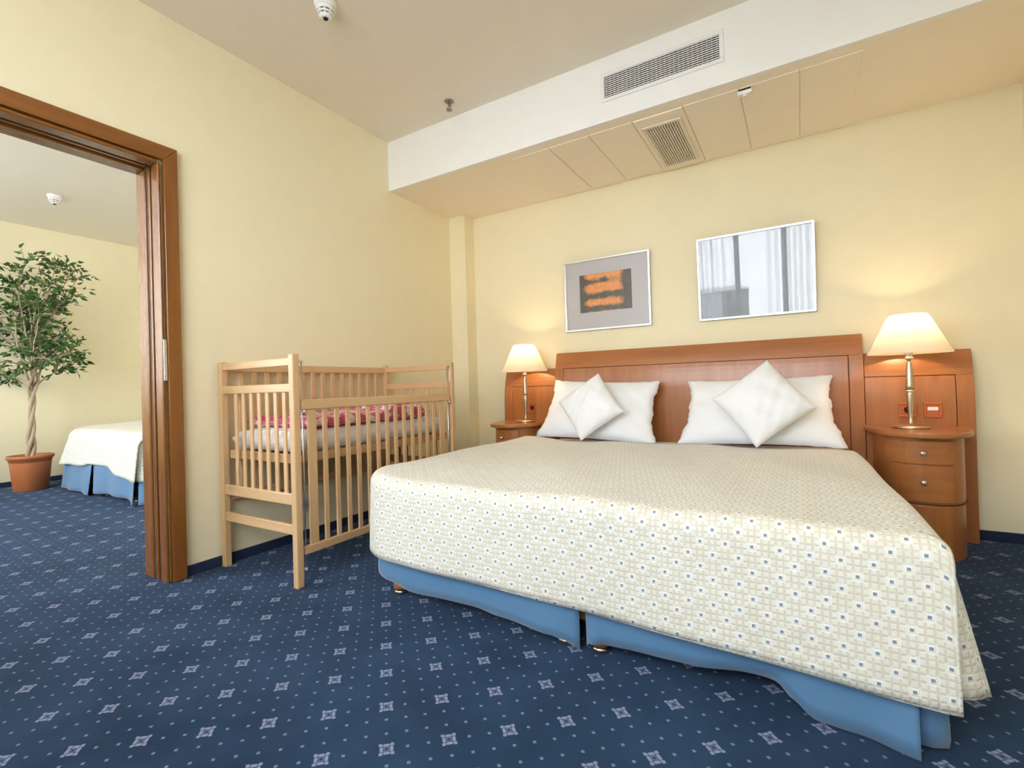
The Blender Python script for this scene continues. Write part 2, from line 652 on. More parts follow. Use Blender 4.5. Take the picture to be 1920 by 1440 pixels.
# ------------------------------------------------------------------ windows behind the camera (seen in the picture glass)
for k, w in enumerate((WIN1, WIN2)):
    x0, x1, z0, z1 = w
    fr = struct('window_%d' % (k + 1), loc=((x0 + x1) / 2, WY - .15, z0))
    n = 4
    b = MB()
    b.box(x0, WY - .19, z0, x1, WY - .13, z0 + .06).box(x0, WY - .19, z1 - .06, x1, WY - .13, z1)
    b.build('window_rail', 'facade', fr, norm=False)
    for i in range(n + 1):
        xx = x0 + (x1 - x0 - .07) * i / n
        box('window_stile', 'facade', fr, xx, WY - .20, z0, xx + .07, WY - .12, z1, .004)
    for i in range(n):
        xa = x0 + (x1 - x0 - .07) * i / n + .07
        xb = x0 + (x1 - x0 - .07) * (i + 1) / n
        box('pane', 'pane', fr, xa, WY - .163, z0 + .06, xb, WY - .157, z1 - .06)
    box('window_sill', 'white', fr, x0 - .05, WY - .12, z0 - .03, x1 + .05, WY + .06, z0, .006)
    ln = x1 - x0 + .5

    def cf(u, v, x0=x0, ln=ln, z1=z1):
        ph = u * 46 + 1.3 * math.sin(u * 17)
        return (x0 - .25 + ln * u, WY + .12 + .036 * math.sin(ph * 2) * (1.15 - .3 * v) + .012 * math.sin(u * 31), 2.80 - 2.74 * v)
    m_ = MB()
    m_.grid(cf, 260, 3)
    c = m_.build('sheer_curtain', 'sheer', norm=False)
    tag(c, ('white sheer curtain across the window mirrored in the picture glass', 'white sheer curtain across the window of the adjoining room')[k], 'curtain')
    r = MB().tube([(x0 - .3, WY + .12, 2.812), (x1 + .3, WY + .12, 2.812)], .014).build('curtain_rail', 'alu', c)
    for q in (x0 - .2, x1 + .2):
        r2 = MB().tube([(q, WY + .12, 2.812), (q, WY, 2.812)], .008).build('bracket', 'alu', r)
bl = thing('apartment_building', (-1.5, -30, -6), 'grey flat-roofed building seen outside through the sheer curtain', 'building')
box('wall', 'facade', bl, -14, -38, -9, -.6, -30, 2.2, .1)
box('roof', 'white', bl, -14.2, -38.2, 2.2, -.4, -29.8, 2.5, .05)
for i in range(5):
    for j in range(3):
        box('window', 'dark', bl, -12.6 + i * 2.8, -30.06, -6 + j * 3.2, -11.1 + i * 2.8, -29.98, -4.2 + j * 3.2)
S(box('trim_4', 'facade', None, -60, -60, -9.3, 60, -5.3, -9), 'street level outside the windows')

# ------------------------------------------------------------------ door frame to the second room
door = struct('door_1', 'reddish-brown wooden frame of the wide opening to the second room', loc=(0, -3.08, 0))
RY = -2.468     # reveal face of the right jamb
for side in (1, -1):
    def Y(y):      # mirror for the unseen left jamb
        return y if side > 0 else (OY0 + OY1) - y + .0
    def bx(name, mat, x0, y0, x1, y1, z0, z1, bev=.003):
        a, c = sorted((Y(y0), Y(y1)))
        return box(name, mat, door, x0, a, z0, x1, c, z1, bev)
    for xa, xb_ in ((.0005, .032), (-.242, -.2105)):
        ya, yb = Y(-2.383), Y(-2.445)
        MB().prism([(ya, 0), (ya, 2.158), (yb, 2.0865), (yb, 0)], 'x', xa, xb_, .003).build('casing', 'door_z', door)
    bx('jamb', 'door_z', -.05, -2.4555, .018, RY, 0, 2.075, .004)
    bx('jamb', 'door_z', -.214, -2.4555, -.122, RY, 0, 2.075, .004)
    bx('jamb_fin', 'door_z', -.094, -2.4555, -.078, RY + .004, 0, 2.072, .002)
    bx('jamb_channel', 'groove', -.12, -2.4455, -.052, -2.4560, 0, 2.08, 0)
yl, yr = OY0 + OY1 + 2.383, -2.383
for xa, xb_ in ((.0005, .032), (-.242, -.2105)):
    MB().prism([(yl, 2.1585), (yr - .0005, 2.1585), (yr - .0625, 2.0872), (yl + .0625, 2.0872)], 'x', xa, xb_, .003).build('casing', 'door_y', door)
box('jamb', 'door_y', door, -.05, OY0 + .012, 2.066, .018, RY, 2.0845, .004)
box('jamb', 'door_y', door, -.214, OY0 + .012, 2.066, -.122, RY, 2.0845, .004)
box('jamb_fin', 'door_y', door, -.094, OY0 + .012, 2.070, -.078, RY, 2.0845, .002)
box('jamb_channel', 'groove', door, -.12, OY0, 2.0820, -.052, OY1, 2.0845, 0)
h_ = box('hinge', 'steel', door, .0185, -2.462, .995, .024, -2.447, 1.198, .001)
h_['label'] = 'long pale metal strike plate'
for k in range(9):
    MB().tube([(.0235, -2.4545, 1.01 + k * .0215), (.0275, -2.4545, 1.01 + k * .0215)], .0035, 8).build('screw', 'alu', h_)


# ------------------------------------------------------------------ beds
def make_bed(x0, x1, yh, yf, zt, hem, label, cover_label, grp, skirt_l, gapx, legs, detail=1.0, hemz=None, sk=None, slit_flare=.085, r=.05, R=.20, lflare=.0, mx0=None):
    """bed with two bases side by side, its valance, and the bedspread on top"""
    root = thing('double_bed', ((x0 + x1) / 2, (yh + yf) / 2, 0), label, 'bed', grp)
    xm = gapx
    ins = .035
    for a, c in (((mx0 or x0 + ins), xm - .004), (xm + .004, x1 - ins - .03)):
        box('base', 'board', root, a, yf + .09, .075, c, yh, .27, .01)
        box('mattress', 'linen', root, a, yf + .08, .272, c, yh, zt - .03, .045, 3)
    for (lx, ly) in legs:
        lg = MB().lathe([(.020, .018), (.033, .024), (.036, .040), (.030, .055), (.026, .076)], (lx, ly, 0), 18).build('leg', 'cherry_z', root)
        MB().lathe([(.024, 0), (.030, .003), (.031, .014), (.024, .019)], (lx, ly, 0), 18).build('foot_cap', 'brass', lg)
    # valance: each panel a strip from z .30 to its hem
    def panel(path, hemf, wav, n=60, name='valance_panel', seed=0):
        P = [Vector((*p, 0)) for p in path]
        L = [0]
        for p, q in zip(P, P[1:]):
            L.append(L[-1] + (q - p).length)

        def at(t):
            d = t * L[-1]
            for k in range(len(P) - 1):
                if d <= L[k + 1] + 1e-9:
                    f = (d - L[k]) / max(L[k + 1] - L[k], 1e-9)
                    dr = (P[k + 1] - P[k]).normalized()
                    return P[k].lerp(P[k + 1], f), Vector((dr.y, -dr.x, 0))
            return P[-1], Vector((dr.y, -dr.x, 0))

        def fn(u, v):
            p, nrm = at(u)
            h0 = hemf(u)
            z = .305 + (h0 - .305) * v
            w = wav(u) * v
            q = p + nrm * w
            return (q.x, q.y, z)
        m_ = MB()
        m_.grid(fn, n, 8)
        return m_.build(name, 'blue', root, norm=False, solid=.004)
    sk(panel)
    # bedspread
    xl, yf0 = x0, yf

    def xright(y):
        q = min(1, max(0, (y - yh) / (yf - yh)))
        return x1 - .045 * (1 - q) ** 1.2
    ny, nx = int(44 * detail), int(56 * detail)
    yhead = yh - .38 if hemz is None else yh - .3
    ys = []
    for k in range(ny + 1):
        t = k / ny
        ys.append(yhead + (yf0 + r - yhead) * (1 - (1 - t) ** 1.5))

    def xleft(y):
        d = (yf0 + r + R) - y        # >0 inside the corner arc zone
        if d <= 0:
            return xl + r
        d = min(d, R)
        return xl + r + R - math.sqrt(max(R * R - d * d, 0))
    m_ = MB()
    bm = m_.bm

    def topz(x, y):
        q = max(0., min(1., (xl + .55 - x) / .5))
        return zt + .022 * q * q * (3 - 2 * q) + .006 * math.sin(x * 5.1 + 1) * math.sin(y * 4.3) + .004 * math.sin(x * 11 + y * 7) - .006 * abs(math.sin(y * 3)) * (x < xl + .4)
    V = []
    for k in range(ny + 1):
        a = xleft(ys[k])
        xr = xright(ys[k])
        V.append([bm.verts.new((a + (xr - r - a) * i / nx, ys[k], topz(a + (xr - r - a) * i / nx, ys[k]))) for i in range(nx + 1)])
    for k in range(ny):
        for i in range(nx):
            f = bm.faces.new((V[k][i], V[k + 1][i], V[k + 1][i + 1], V[k][i + 1]))
            f.smooth = True
            for l in f.loops:
                l[m_.uv].uv = (l.vert.co.x, l.vert.co.y)

    def flap(bv, nrm, hemf, bulge, uvf):
        """hang cloth from boundary verts bv outward along nrm"""
        na, nd = 5, 12
        prev = bv
        n = len(bv)
        for j in range(1, na + nd + 1):
            row = []
            for k in range(n):
                p, nv = bv[k].co, nrm[k]
                s_ = k / (n - 1)
                z0 = p.z
                if j <= na:
                    t = j / na * math.pi / 2
                    q = p + nv * (r * math.sin(t)) + Vector((0, 0, -r * (1 - math.cos(t))))
                else:
                    t = (j - na) / nd
                    zz = (z0 - r) + (hemf(s_) - (z0 - r)) * t
                    q = Vector((p.x, p.y, 0)) + nv * (r + bulge(s_, t))
                    q.z = zz
                row.append(bm.verts.new(q))
            for k in range(n - 1):
                f = bm.faces.new((prev[k], row[k], row[k + 1], prev[k + 1]))
                f.smooth = True
                for l in f.loops:
                    vv = l.vert
                    kk = k if vv in (prev[k], row[k]) else k + 1
                    jj = j if vv in (row[k], row[k + 1]) else j - 1
                    dd = r * math.pi / 2 * jj / na if jj <= na else r * math.pi / 2 + (zt - r - hemf(kk / (n - 1))) * (jj - na) / nd
                    l[m_.uv].uv = uvf(bv[kk].co, dd, nrm[kk])
            prev = row
    left = [V[k][0] for k in range(ny + 1)] + [V[ny][i] for i in range(1, nx + 1)]
    cz = V[ny][nx].co
    ext = []
    for k in range(1, 7):          # the foot flap reaches past the fold of the right side
        a = k / 6 * math.radians(66)
        ext.append(bm.verts.new((cz.x + (r + .004) * math.sin(a), cz.y, cz.z - r * (1 - math.cos(a)))))
    left += ext
    nr = []
    for k in range(ny + 1):
        d = min(max((yf0 + r + R) - ys[k], 0), R)
        ang = math.asin(min(d / R, 1)) if R else 0
        nr.append(Vector((-math.cos(ang), -math.sin(ang), 0)))
    nr += [Vector((0, -1, 0))] * (nx + 6)
    ncol = len(left)
    fs0 = ny / (ncol - 1)

    # texture coordinate runs on along the fold round the corner
    arc = [0.]
    for p, q in zip(left, left[1:]):
        arc.append(arc[-1] + (q.co - p.co).length)
    aend = arc[-1]

    def uv_l(co, dd, nv):
        if abs(nv.x) < .5:
            return (co.x, co.y - dd)
        return (co.x - dd, co.y)

    def bul(s_, t):
        if s_ < fs0:
            return (.012 + lflare) * t + .006 * math.sin(s_ * 60) * t
        q = (s_ - fs0) / (1 - fs0)
        return t * (.008 + .026 * q ** 2 + .007 * math.sin(q * 9 + .6)) + .004 * math.sin(q * 23) * t * t
    flap(left, nr, hem[0], bul, uv_l)
    # the foot-end fold line rows are shared up to the right corner; right flap hangs on its own
    right = [V[k][nx] for k in range(ny + 1)][::-1]
    pre, pn = [], []
    c0 = V[ny][nx].co
    for k in range(6):             # the end of the side flap turns the corner behind the foot flap
        pre.append(bm.verts.new((c0.x - .05 + .01 * k, c0.y + .022, c0.z - .004)))
        pn.append(Vector((0, -1, 0)))
    for k in range(7):
        a = k / 7 * math.pi / 2
        pre.append(bm.verts.new((c0.x, c0.y + .022, c0.z - .003)))
        pn.append(Vector((math.sin(a), -math.cos(a), 0)))
    nb = len(pre)
    right = pre + right[1:]
    n1 = len(right)

    def bulr(s_, t):
        k = s_ * (n1 - 1)
        if k < 6:
            return t * .012
        if k < nb:
            return t * (.012 + (slit_flare + .01) * (k - 6) / (nb - 6))
        q = (k - nb) / (n1 - 1 - nb)
        return t * (.022 + slit_flare * (1 - q) ** 2.2) + .010 * math.sin(q * 13) * t
    cx_, cy_ = c0.x, c0.y

    def uv_r(co, dd, nv):
        if nv.x > .99:
            return (cx_ + .12 + (co.y - cy_), cy_ - dd)
        ang = math.atan2(nv.x, -nv.y)
        return (co.x + ang * .07, cy_ - dd)
    flap(right, pn + [Vector((1, 0, 0))] * (n1 - nb), hem[1], bulr, uv_r)
    cov = m_.build('bedspread', 'spread', None, norm=False, solid=.006)
    tag(cov, cover_label, 'bedspread')
    return root, cov


def lin(pts):
    def f(t):
        for (a, p), (b_, q) in zip(pts, pts[1:]):
            if t <= b_:
                k = (t - a) / max(b_ - a, 1e-9)
                k = k * k * (3 - 2 * k)
                return p + (q - p) * k
        return pts[-1][1]
    return f


def skirt1(panel):
    def byx(path, tab):
        P = [Vector(p) for p in path]
        L = [0.]
        for p, q in zip(P, P[1:]):
            L.append(L[-1] + (q - p).length)

        def xat(u):
            d = u * L[-1]
            for k in range(len(P) - 1):
                if d <= L[k + 1] + 1e-9:
                    f = (d - L[k]) / max(L[k + 1] - L[k], 1e-9)
                    return (P[k].lerp(P[k + 1], f)).x
            return P[-1].x
        f = lin(tab)
        return lambda u: f(xat(u))
    lp = [(.975, -.35), (.975, -1.90), (.985, -2.00), (1.05, -2.052), (1.3, -2.068), (2.022, -2.072)]
    panel(lp, byx(lp, [(.9, .05), (.97, .05), (.989, .105), (1.115, .074), (1.258, .052), (1.452, .056), (1.582, .057), (1.688, .047), (1.83, .044), (1.922, .042), (1.965, .030), (2.004, .010), (2.03, .006)]),
          lambda u: .006 + .006 * math.sin(u * 21) + lin([(0, 0), (.90, .0), (.955, .016), (1, -.012)])(u), 110)
    rp = [(2.044, -2.070), (2.3, -2.070), (2.60, -2.068), (2.70, -2.070), (2.79, -2.070), (2.87, -2.072), (2.925, -2.076)]
    panel(rp, byx(rp, [(2.04, .016), (2.06, .036), (2.11, .046), (2.244, .052), (2.385, .055), (2.543, .068), (2.619, .066), (2.657, .043), (2.715, .010), (2.787, .006), (2.93, .003)]),
          lambda u: lin([(0, -.010), (.035, .012), (.09, .004), (.4, .008), (.62, -.010), (.74, .034), (.86, .034), (1, .060)])(u), 80)
    sp = [(2.922, -2.070), (2.960, -2.066), (2.98, -2.05), (2.985, -1.5), (2.985, -.35)]
    panel(sp, lin([(0, .008), (1, .015)]), lambda u: .008 + .006 * math.sin(u * 26), 60)


hem1 = (lin([(0, .20), (.44, .185), (.52, .175), (.75, .155), (1, .134)]), lin([(0, .165), (.3, .15), (1, .16)]))
bed1, spread1 = make_bed(.905, 2.998, -.12, -2.108, .527, hem1,
                         'low double bed with blue pleated valance in front of the cherry headboard',
                         'cream quilted bedspread dotted with small blue squares on the large bed in front',
                         None, None, 2.03,
                         [(1.122, -2.006), (1.952, -2.032), (2.082, -2.032), (2.86, -1.98), (1.12, -.3), (2.86, -.3)], 1.0, None, skirt1, .045, .05, .20, 0., 1.03)


def skirt2(panel):
    panel([(-3.86, .1), (-3.86, -1.66), (-3.84, -1.74), (-3.75, -1.762), (-3.03, -1.775)],
          lin([(0, .01), (.6, .01), (.85, .02), (1, .012)]), lambda u: .025 + .015 * math.sin(u * 40), 70)
    panel([(-3.0, -1.77), (-2.2, -1.775), (-2.1, -1.79)], lin([(0, .03), (.4, .05), (.75, .045), (1, .01)]),
          lambda u: .012 + .012 * math.sin(u * 14), 40)
    panel([(-2.09, -1.765), (-2.06, -1.74), (-2.06, -.3)], lin([(0, .01), (1, .01)]), lambda u: .02 + .012 * math.sin(u * 30), 30)


hem2 = (lin([(0, .28), (.5, .27), (.58, .30), (.72, .30), (.8, .235), (1, .205)]), lin([(0, .20), (1, .22)]))
bed2, spread2 = make_bed(-3.90, -2.06, .35, -1.78, .615, hem2,
                         'double bed with blue valance in the second room beyond the doorway',
                         'plain-looking cream bedspread on the bed beyond the doorway',
                         None, None, -3.0,
                         [(-3.7, -1.68), (-3.1, -1.69), (-2.88, -1.70), (-2.3, -1.69)], .6, 1, skirt2, .05, .085, .30, .07)

# ------------------------------------------------------------------ headboard
hb = thing('headboard', (2.01, -.05, 0), 'wide cherry-wood headboard with lower side wings fixed along the wall', 'headboard')


def yf_(z, zt):
    """front face of the boards: upright, then sweeping back to the wall at the top"""
    t = max(0., (z - (zt - .30)) / .30)
    return -.102 + .052 * t * t


def board(name, x0, x1, z0, z1, zt, mat, parent, th=.026, off=0., bev=.002):
    n = max(2, int((z1 - z0) / .03))
    zs = [z0 + (z1 - z0) * k / n for k in range(n + 1)]
    pts = [(yf_(z, zt) + off, z) for z in zs] + [(yf_(z, zt) + off + th, z) for z in zs[::-1]]
    return MB().prism(pts, 'x', x0, x1, bev).build(name, mat, parent)


ZT = 1.176
board('back_board', .998, 3.022, .0, ZT - .002, ZT, 'groove', hb, .03, .012)
board('stile', .998, 1.070, 0, 1.0495, ZT, 'cherry_z', hb)
board('stile', 2.951, 3.022, 0, 1.0495, ZT, 'cherry_z', hb)
board('top_rail', .998, 3.022, 1.0505, ZT, ZT, 'cherry_x', hb)
board('centre_panel', 1.074, 2.947, 0.25, 1.046, ZT, 'cherry_z', hb)
ZW = 1.055
for s_ in (1, -1):
    def X(x):
        return x if s_ > 0 else 4.02 - x
    def wb(name, xa, xb, z0, z1, mat, **k):
        a, c = sorted((X(xa), X(xb)))
        return board(name, a, c, z0, z1, ZW, mat, hb, **k)
    wb('wing_back', 3.025, 3.505, 0, ZW - .002, 'groove', th=.03, off=.012)
    wb('wing_stile', 3.431, 3.505, 0, .9155, 'cherry_z')
    wb('wing_top_rail', 3.025, 3.505, .9165, ZW, 'cherry_x')
    wb('wing_panel', 3.025, 3.4275, 0, .912, 'cherry_z')


# ------------------------------------------------------------------ nightstands
def ell(cx, a, b_, y0, n=28, p=2.3, t0=0., t1=1.):
    out = []
    for k in range(n + 1):
        t = math.pi * (t0 + (t1 - t0) * k / n)
        c, s = math.cos(t), math.sin(t)
        out.append((cx - a * math.copysign(abs(c) ** (2 / p), c), y0 - b_ * abs(s) ** (2 / p)))
    return out


def nightstand(cx, label):
    t = thing('nightstand', (cx, -.3, 0), label, 'nightstand', 'bedside cabinets')
    y0 = -.104
    MB().prism(ell(cx, .226, .47, y0), 'z', .606, .634, .009).build('top', 'cherry_x', t)
    MB().prism(ell(cx, .185, .390, y0, 40, 2.7), 'z', .2755, .606).build('body', 'cherry_z', t)
    MB().prism(ell(cx, .19, .396, y0, 40, 2.7), 'z', .2685, .2755).build('shadow_joint', 'groove', t)
    lw = MB().prism(ell(cx - .006, .188, .412, y0, 40, 2.6), 'z', .0, .2685, .003).build('lower_cabinet', 'cherry_z', t)
    for z0, z1 in ((.472, .588), (.284, .466)):
        f = ell(cx, .187, .402, y0, 90, 2.7)
        f = [p for p in f if abs(p[0] - cx + .03) < .128]
        inner = [(x, y + .03) for x, y in f[::-1]]
        d = MB().prism(f + inner, 'z', z0, z1, .0025).build('drawer', 'cherry_x', t)
        yk = y0 - .400
        zc = z0 + (z1 - z0) * (.5 if z0 > .4 else .55)
        k = MB()
        n = 14
        prof = [(.004, 0), (.0045, .008), (.011, .012), (.0125, .018), (.010, .024), (.004, .026)]
        rings = [[k.bm.verts.new((cx - .028 + r * math.cos(6.2832 * j / n), yk - d_, zc + r * math.sin(6.2832 * j / n))) for j in range(n)] for r, d_ in prof]
        for q, w in zip(rings, rings[1:]):
            for j in range(n):
                k.bm.faces.new((q[j], q[(j + 1) % n], w[(j + 1) % n], w[j])).smooth = True
        k.bm.faces.new(rings[-1])
        k.build('knob', 'alu', d)
    return t


nightstand(3.238, 'cherry bedside cabinet with two drawers and bowed front right of the bed')
nightstand(.768, 'cherry bedside cabinet half hidden behind the left side of the bed')

# ------------------------------------------------------------------ table lamps
LAMPP = 13.5


def lamp(x, y, label):
    z = .634
    t = thing('table_lamp', (x, y, z), label, 'lamp', 'bedside lamps')
    MB().lathe([(.080, 0), (.084, .004), (.082, .010), (.060, .016), (.030, .020), (.018, .026)], (x, y, z), 36).build('base', 'brass', t)
    st = MB().lathe([(.016, .024), (.011, .032), (.0085, .045), (.0100, .07), (.0150, .13), (.0180, .185), (.0175, .196)], (x, y, z), 20).build('stem', 'brass', t)
    MB().lathe([(.0185, .196), (.0192, .198), (.0192, .202), (.0185, .204)], (x, y, z), 20).build('collar', 'alu', st)
    MB().lathe([(.0175, .204), (.0185, .225), (.0165, .285), (.0120, .345), (.0095, .368)], (x, y, z), 20).build('stem', 'brass', t)
    MB().lathe([(.0095, .368), (.020, .372), (.022, .378), (.014, .384), (.017, .390), (.019, .418), (.013, .424)], (x, y, z), 20).build('lamp_socket', 'alu', t)
    bz = z + .51
    MB().lathe([(.011, -.078), (.013, -.06), (.024, -.03), (.029, 0), (.022, .02), (.006, .029)], (x, y, bz), 16).build('bulb', 'bulb', t)
    b = MB()
    n = 96
    prof = [(.182, .402), (.180, .408), (.166, .430), (.094, .592), (.082, .608), (.080, .612)]
    rings = []
    for r, zz in prof:
        rings.append([b.bm.verts.new((x + (r + .0012 * (j % 2)) * math.cos(6.28318 * j / n), y + (r + .0012 * (j % 2)) * math.sin(6.28318 * j / n), z + zz)) for j in range(n)])
    for q, w in zip(rings, rings[1:]):
        for j in range(n):
            b.bm.faces.new((q[j], q[(j + 1) % n], w[(j + 1) % n], w[j])).smooth = True
    sh = b.build('lamp_shade', 'shade', t, norm=True)
    sp = MB()
    for k in range(3):
        a = k * 2.0944
        sp.tube([(x + .02 * math.cos(a), y + .02 * math.sin(a), z + .41), (x + .174 * math.cos(a), y + .174 * math.sin(a), z + .414)], .0018, 6)
    sp.build('spider_ring', 'brass', sh)
    l = bpy.data.lights.new('bulb_light', 'POINT')
    l.energy = LAMPP
    l.color = (1.0, .70, .40)
    l.shadow_soft_size = .032
    o = bpy.data.objects.new('bulb_light', l)
    COL.objects.link(o)
    o.parent = t
    o.location = (0, 0, bz - z + .012)


lamp(3.205, -.275, 'brass bedside lamp with lit cream shade, the larger one at right')
lamp(.812, -.26, 'brass bedside lamp with lit cream shade on the left cabinet by the cot')

# switches on the wings
def switch(cx, cz, w, hgt, label, rocker):
    y = -.1035
    t = thing('wall_switch', (cx, y, cz), label, 'switch', 'switches on the headboard wings')
    b = MB()
    hw, hh = w / 2, hgt / 2
    for (a, c, d, e) in ((-hw, -hh, hw, -hh + .012), (-hw, hh - .012, hw, hh), (-hw, -hh + .012, -hw + .012, hh - .012), (hw - .012, -hh + .012, hw, hh - .012)):
        b.box(cx + a, y - .009, cz + c, cx + d, y + .001, cz + e, .002)
    b.build('frame', 'switchred', t, norm=False)
    box('plate', 'switchred', t, cx - hw + .0125, y - .006, cz - hh + .0125, cx + hw - .0125, y + .001, cz + hh - .0125, .001)
    if rocker:
        o = box('rocker', 'plastic', t, cx - .024, y - .012, cz - .004, cx + .024, y - .0062, cz + .016, .003)
        o['label'] = 'white rocker of the switch'
    else:
        MB().tube([(cx, y - .0085, cz), (cx, y - .0062, cz)], .018, 16).build('socket_face', 'dark', t)


switch(3.327, .722, .078, .082, 'orange-brown switch with white rocker right of the lamp', True)
switch(3.218, .722, .078, .082, 'orange-brown socket plate behind the stem of the right lamp', False)
switch(.790, .735, .062, .080, 'orange-brown socket plate beside the left lamp stem', False)

# ------------------------------------------------------------------ pillows
def pillow(name, c, w, h, th, tilt, spin, label, cat, grp, pinch=.10, yaw=0., frill=.0, seed=0, taper=0.):
    """c = centre of the pillow; tilt = lean back from upright, spin = turn in its own plane"""
    rs = random.Random(seed)
    ph = [rs.uniform(0, 6.28) for _ in range(8)]
    m_ = MB()
    N = 34
    mat_ = Matrix.Rotation(yaw, 3, 'Z') @ Matrix.Rotation(-tilt, 3, 'X') @ Matrix.Rotation(spin, 3, 'Y')

    def shp(sgn):
        def fn(u, v):
            a, b_ = u * 2 - 1, v * 2 - 1
            x = a * w / 2 * (1 - pinch * (1 - abs(b_) ** 2.0) * abs(a) ** 3 * 1.0)
            z = b_ * h / 2 * (1 - pinch * (1 - abs(a) ** 2.0) * abs(b_) ** 3 * 1.0)
            k = max(0, (1 - abs(a) ** 2.6)) ** .55 * max(0, (1 - abs(b_) ** 2.6)) ** .55
            wr = 1 + .07 * math.sin(a * 6 + ph[0] + b_ * 3) + .05 * math.sin(b_ * 9 + ph[1] - a * 4) + .04 * math.sin(a * 15 + b_ * 11 + ph[2])
            y = sgn * (th / 2 * k * wr + .004)
            e = max(abs(a), abs(b_))
            if frill and abs(a) > .93:
                x += frill * (math.sin(b_ * 8 + ph[3]) + .6 * math.sin(b_ * 17 + ph[5]) + .35 * math.sin(b_ * 37 + ph[6])) * (abs(a) - .93) / .07 * math.copysign(1, a) * .5
            if frill and e > .93:
                y += frill * math.sin((a + b_) * 30 + ph[4]) * (e - .93) / .07 * .5
            x *= 1 - taper * b_
            return Vector(c) + mat_ @ Vector((x, y, z))
        return fn
    for s in (1, -1):
        m_.grid(shp(s), N, N)
    bmesh.ops.remove_doubles(m_.bm, verts=m_.bm.verts, dist=.0005)
    # close the thin rim
    es = [e for e in m_.bm.edges if e.is_boundary]
    if es:
        bmesh.ops.bridge_loops(m_.bm, edges=es)
    o = m_.build(name, 'linen', None, loc=c)
    return tag(o, label, cat, grp)


pillow('pillow', (1.438, -.300, .729), .86, .49, .16, math.radians(30), math.radians(2.5), 'large white pillow leaning on the left half of the headboard', 'pillow', 'bed pillows', .09, 0, .010, 1, .05)
pillow('pillow', (2.458, -.290, .723), .86, .475, .16, math.radians(30), math.radians(-1), 'large white pillow leaning on the right half of the headboard', 'pillow', 'bed pillows', .09, 0, .010, 2, .06)
pillow('cushion', (1.450, -.490, .765), .350, .350, .15, math.radians(22), math.radians(45 + 8), 'small white cushion on its corner before the left pillow', 'cushion', 'small cushions on the bed', .035, math.radians(0), 0, 3)
pillow('cushion', (2.506, -.490, .783), .380, .380, .16, math.radians(22), math.radians(45 + 6), 'small white cushion on its corner before the right pillow', 'cushion', 'small cushions on the bed', .035, math.radians(0), 0, 4)

# ------------------------------------------------------------------ cot
cot = thing('cot', (.35, -1.6, 0), 'beech-wood baby cot with slatted sides against the left wall', 'cot')
CX0, CX1, CY0, CY1 = .022, .672, -2.212, -.992
PW = .036
for (x, y, zt) in ((CX0, CY0, 1.092), (CX1 - PW, CY0, 1.10), (CX0, CY1 - PW, 1.10), (CX1 - PW, CY1 - PW, 1.092)):
    box('post', 'beech_z', cot, x, y, 0, x + PW, y + PW, zt, .005, 2)
for k, (yc) in enumerate((CY0 + PW / 2, CY1 - PW / 2)):
    def rail(z0, z1, th=.020):
        box('rail', 'beech_x', cot, CX0 + PW - .002, yc - th / 2, z0, CX1 - PW + .002, yc + th / 2, z1, .004, 2)
    rail(1.046, 1.084, .022)
    rail(.921, .962)
    rail(.386, .440)
    rail(.246, .294)
    for j in range(7):
        xx = .165 + j * .0685
        box('slat', 'beech_z', cot, xx - .0125, yc - .005, .436, xx + .0125, yc + .005, .925, .002)
# wall side
xb = CX0 + PW / 2
for z0, z1 in ((1.040, 1.083), (.345, .392)):
    box('rail', 'beech_y', cot, xb - .011, CY0 + PW - .002, z0, xb + .011, CY1 - PW + .002, z1, .004, 2)
for j in range(14):
    yy = CY0 + .115 + j * .0763
    box('slat', 'beech_z', cot, xb - .005, yy - .0135, .388, xb + .005, yy + .0135, 1.044, .002)
# drop side facing the bed, lowered
xf = CX1 - PW / 2
gy0, gy1 = CY0 + PW + .012, CY1 - PW - .012
box('rail', 'beech_y', cot, xf - .013, gy0, .835, xf + .013, gy1, .884, .005, 2)
box('rail', 'beech_y', cot, xf - .011, gy0, .145, xf + .011, gy1, .185, .004, 2)
for yy, w in [(-2.105, .024)] + [(v, .0125) for v in (-2.030, -1.958, -1.888, -1.818, -1.748, -1.678, -1.609, -1.541, -1.471, -1.400, -1.333, -1.265, -1.200)] + [(-1.118, .024)]:
    box('slat', 'beech_z', cot, xf - .006, yy - w, .182, xf + .006, yy + w, .838, .002)
for yy in (CY0 + PW + .022, CY1 - PW - .022):
    g = MB().tube([(xf, yy, .08), (xf, yy, 1.062)], .0035, 8).build('guide_rod', 'steel', cot)
    MB().tube([(xf, yy - .022 * (1 if yy < -1.6 else -1), 1.066), (xf, yy, 1.066), (xf, yy + .006 * (1 if yy < -1.6 else -1), 1.066)], .006, 8).build('rod_holder', 'steel', g)
    MB().tube([(xf, yy, .070), (xf, yy, .082)], .007, 10).build('rod_end', 'plastic', g)
    MB().tube([(xf + .010, yy, .815), (xf + .016, yy, .835)], .006, 10).build('catch', 'steel', g)
# mattress base frame
for y in (CY0 + PW + .002, CY1 - PW - .022):
    box('base_rail', 'beech_x', cot, CX0 + PW, y, .575, CX1 - PW - .010, y + .020, .620, .003)
for x in (CX0 + PW + .012, CX1 - PW - .030):
    box('base_rail', 'beech_y', cot, x, CY0 + PW + .022, .575, x + .020, CY1 - PW - .022, .620, .003)
for j in range(8):
    yy = CY0 + .13 + j * .135
    box('base_slat', 'beech_x', cot, CX0 + PW + .012, yy - .022, .6205, CX1 - PW - .010, yy + .022, .628, .002)
lab = box('maker_label', 'plastic', cot, CX1 - .0185, CY1 - PW - .0012, .962, CX1 - .0125, CY1 - PW - .0002, 1.04)
lab['label'] = 'small blank white sticker on the far post'
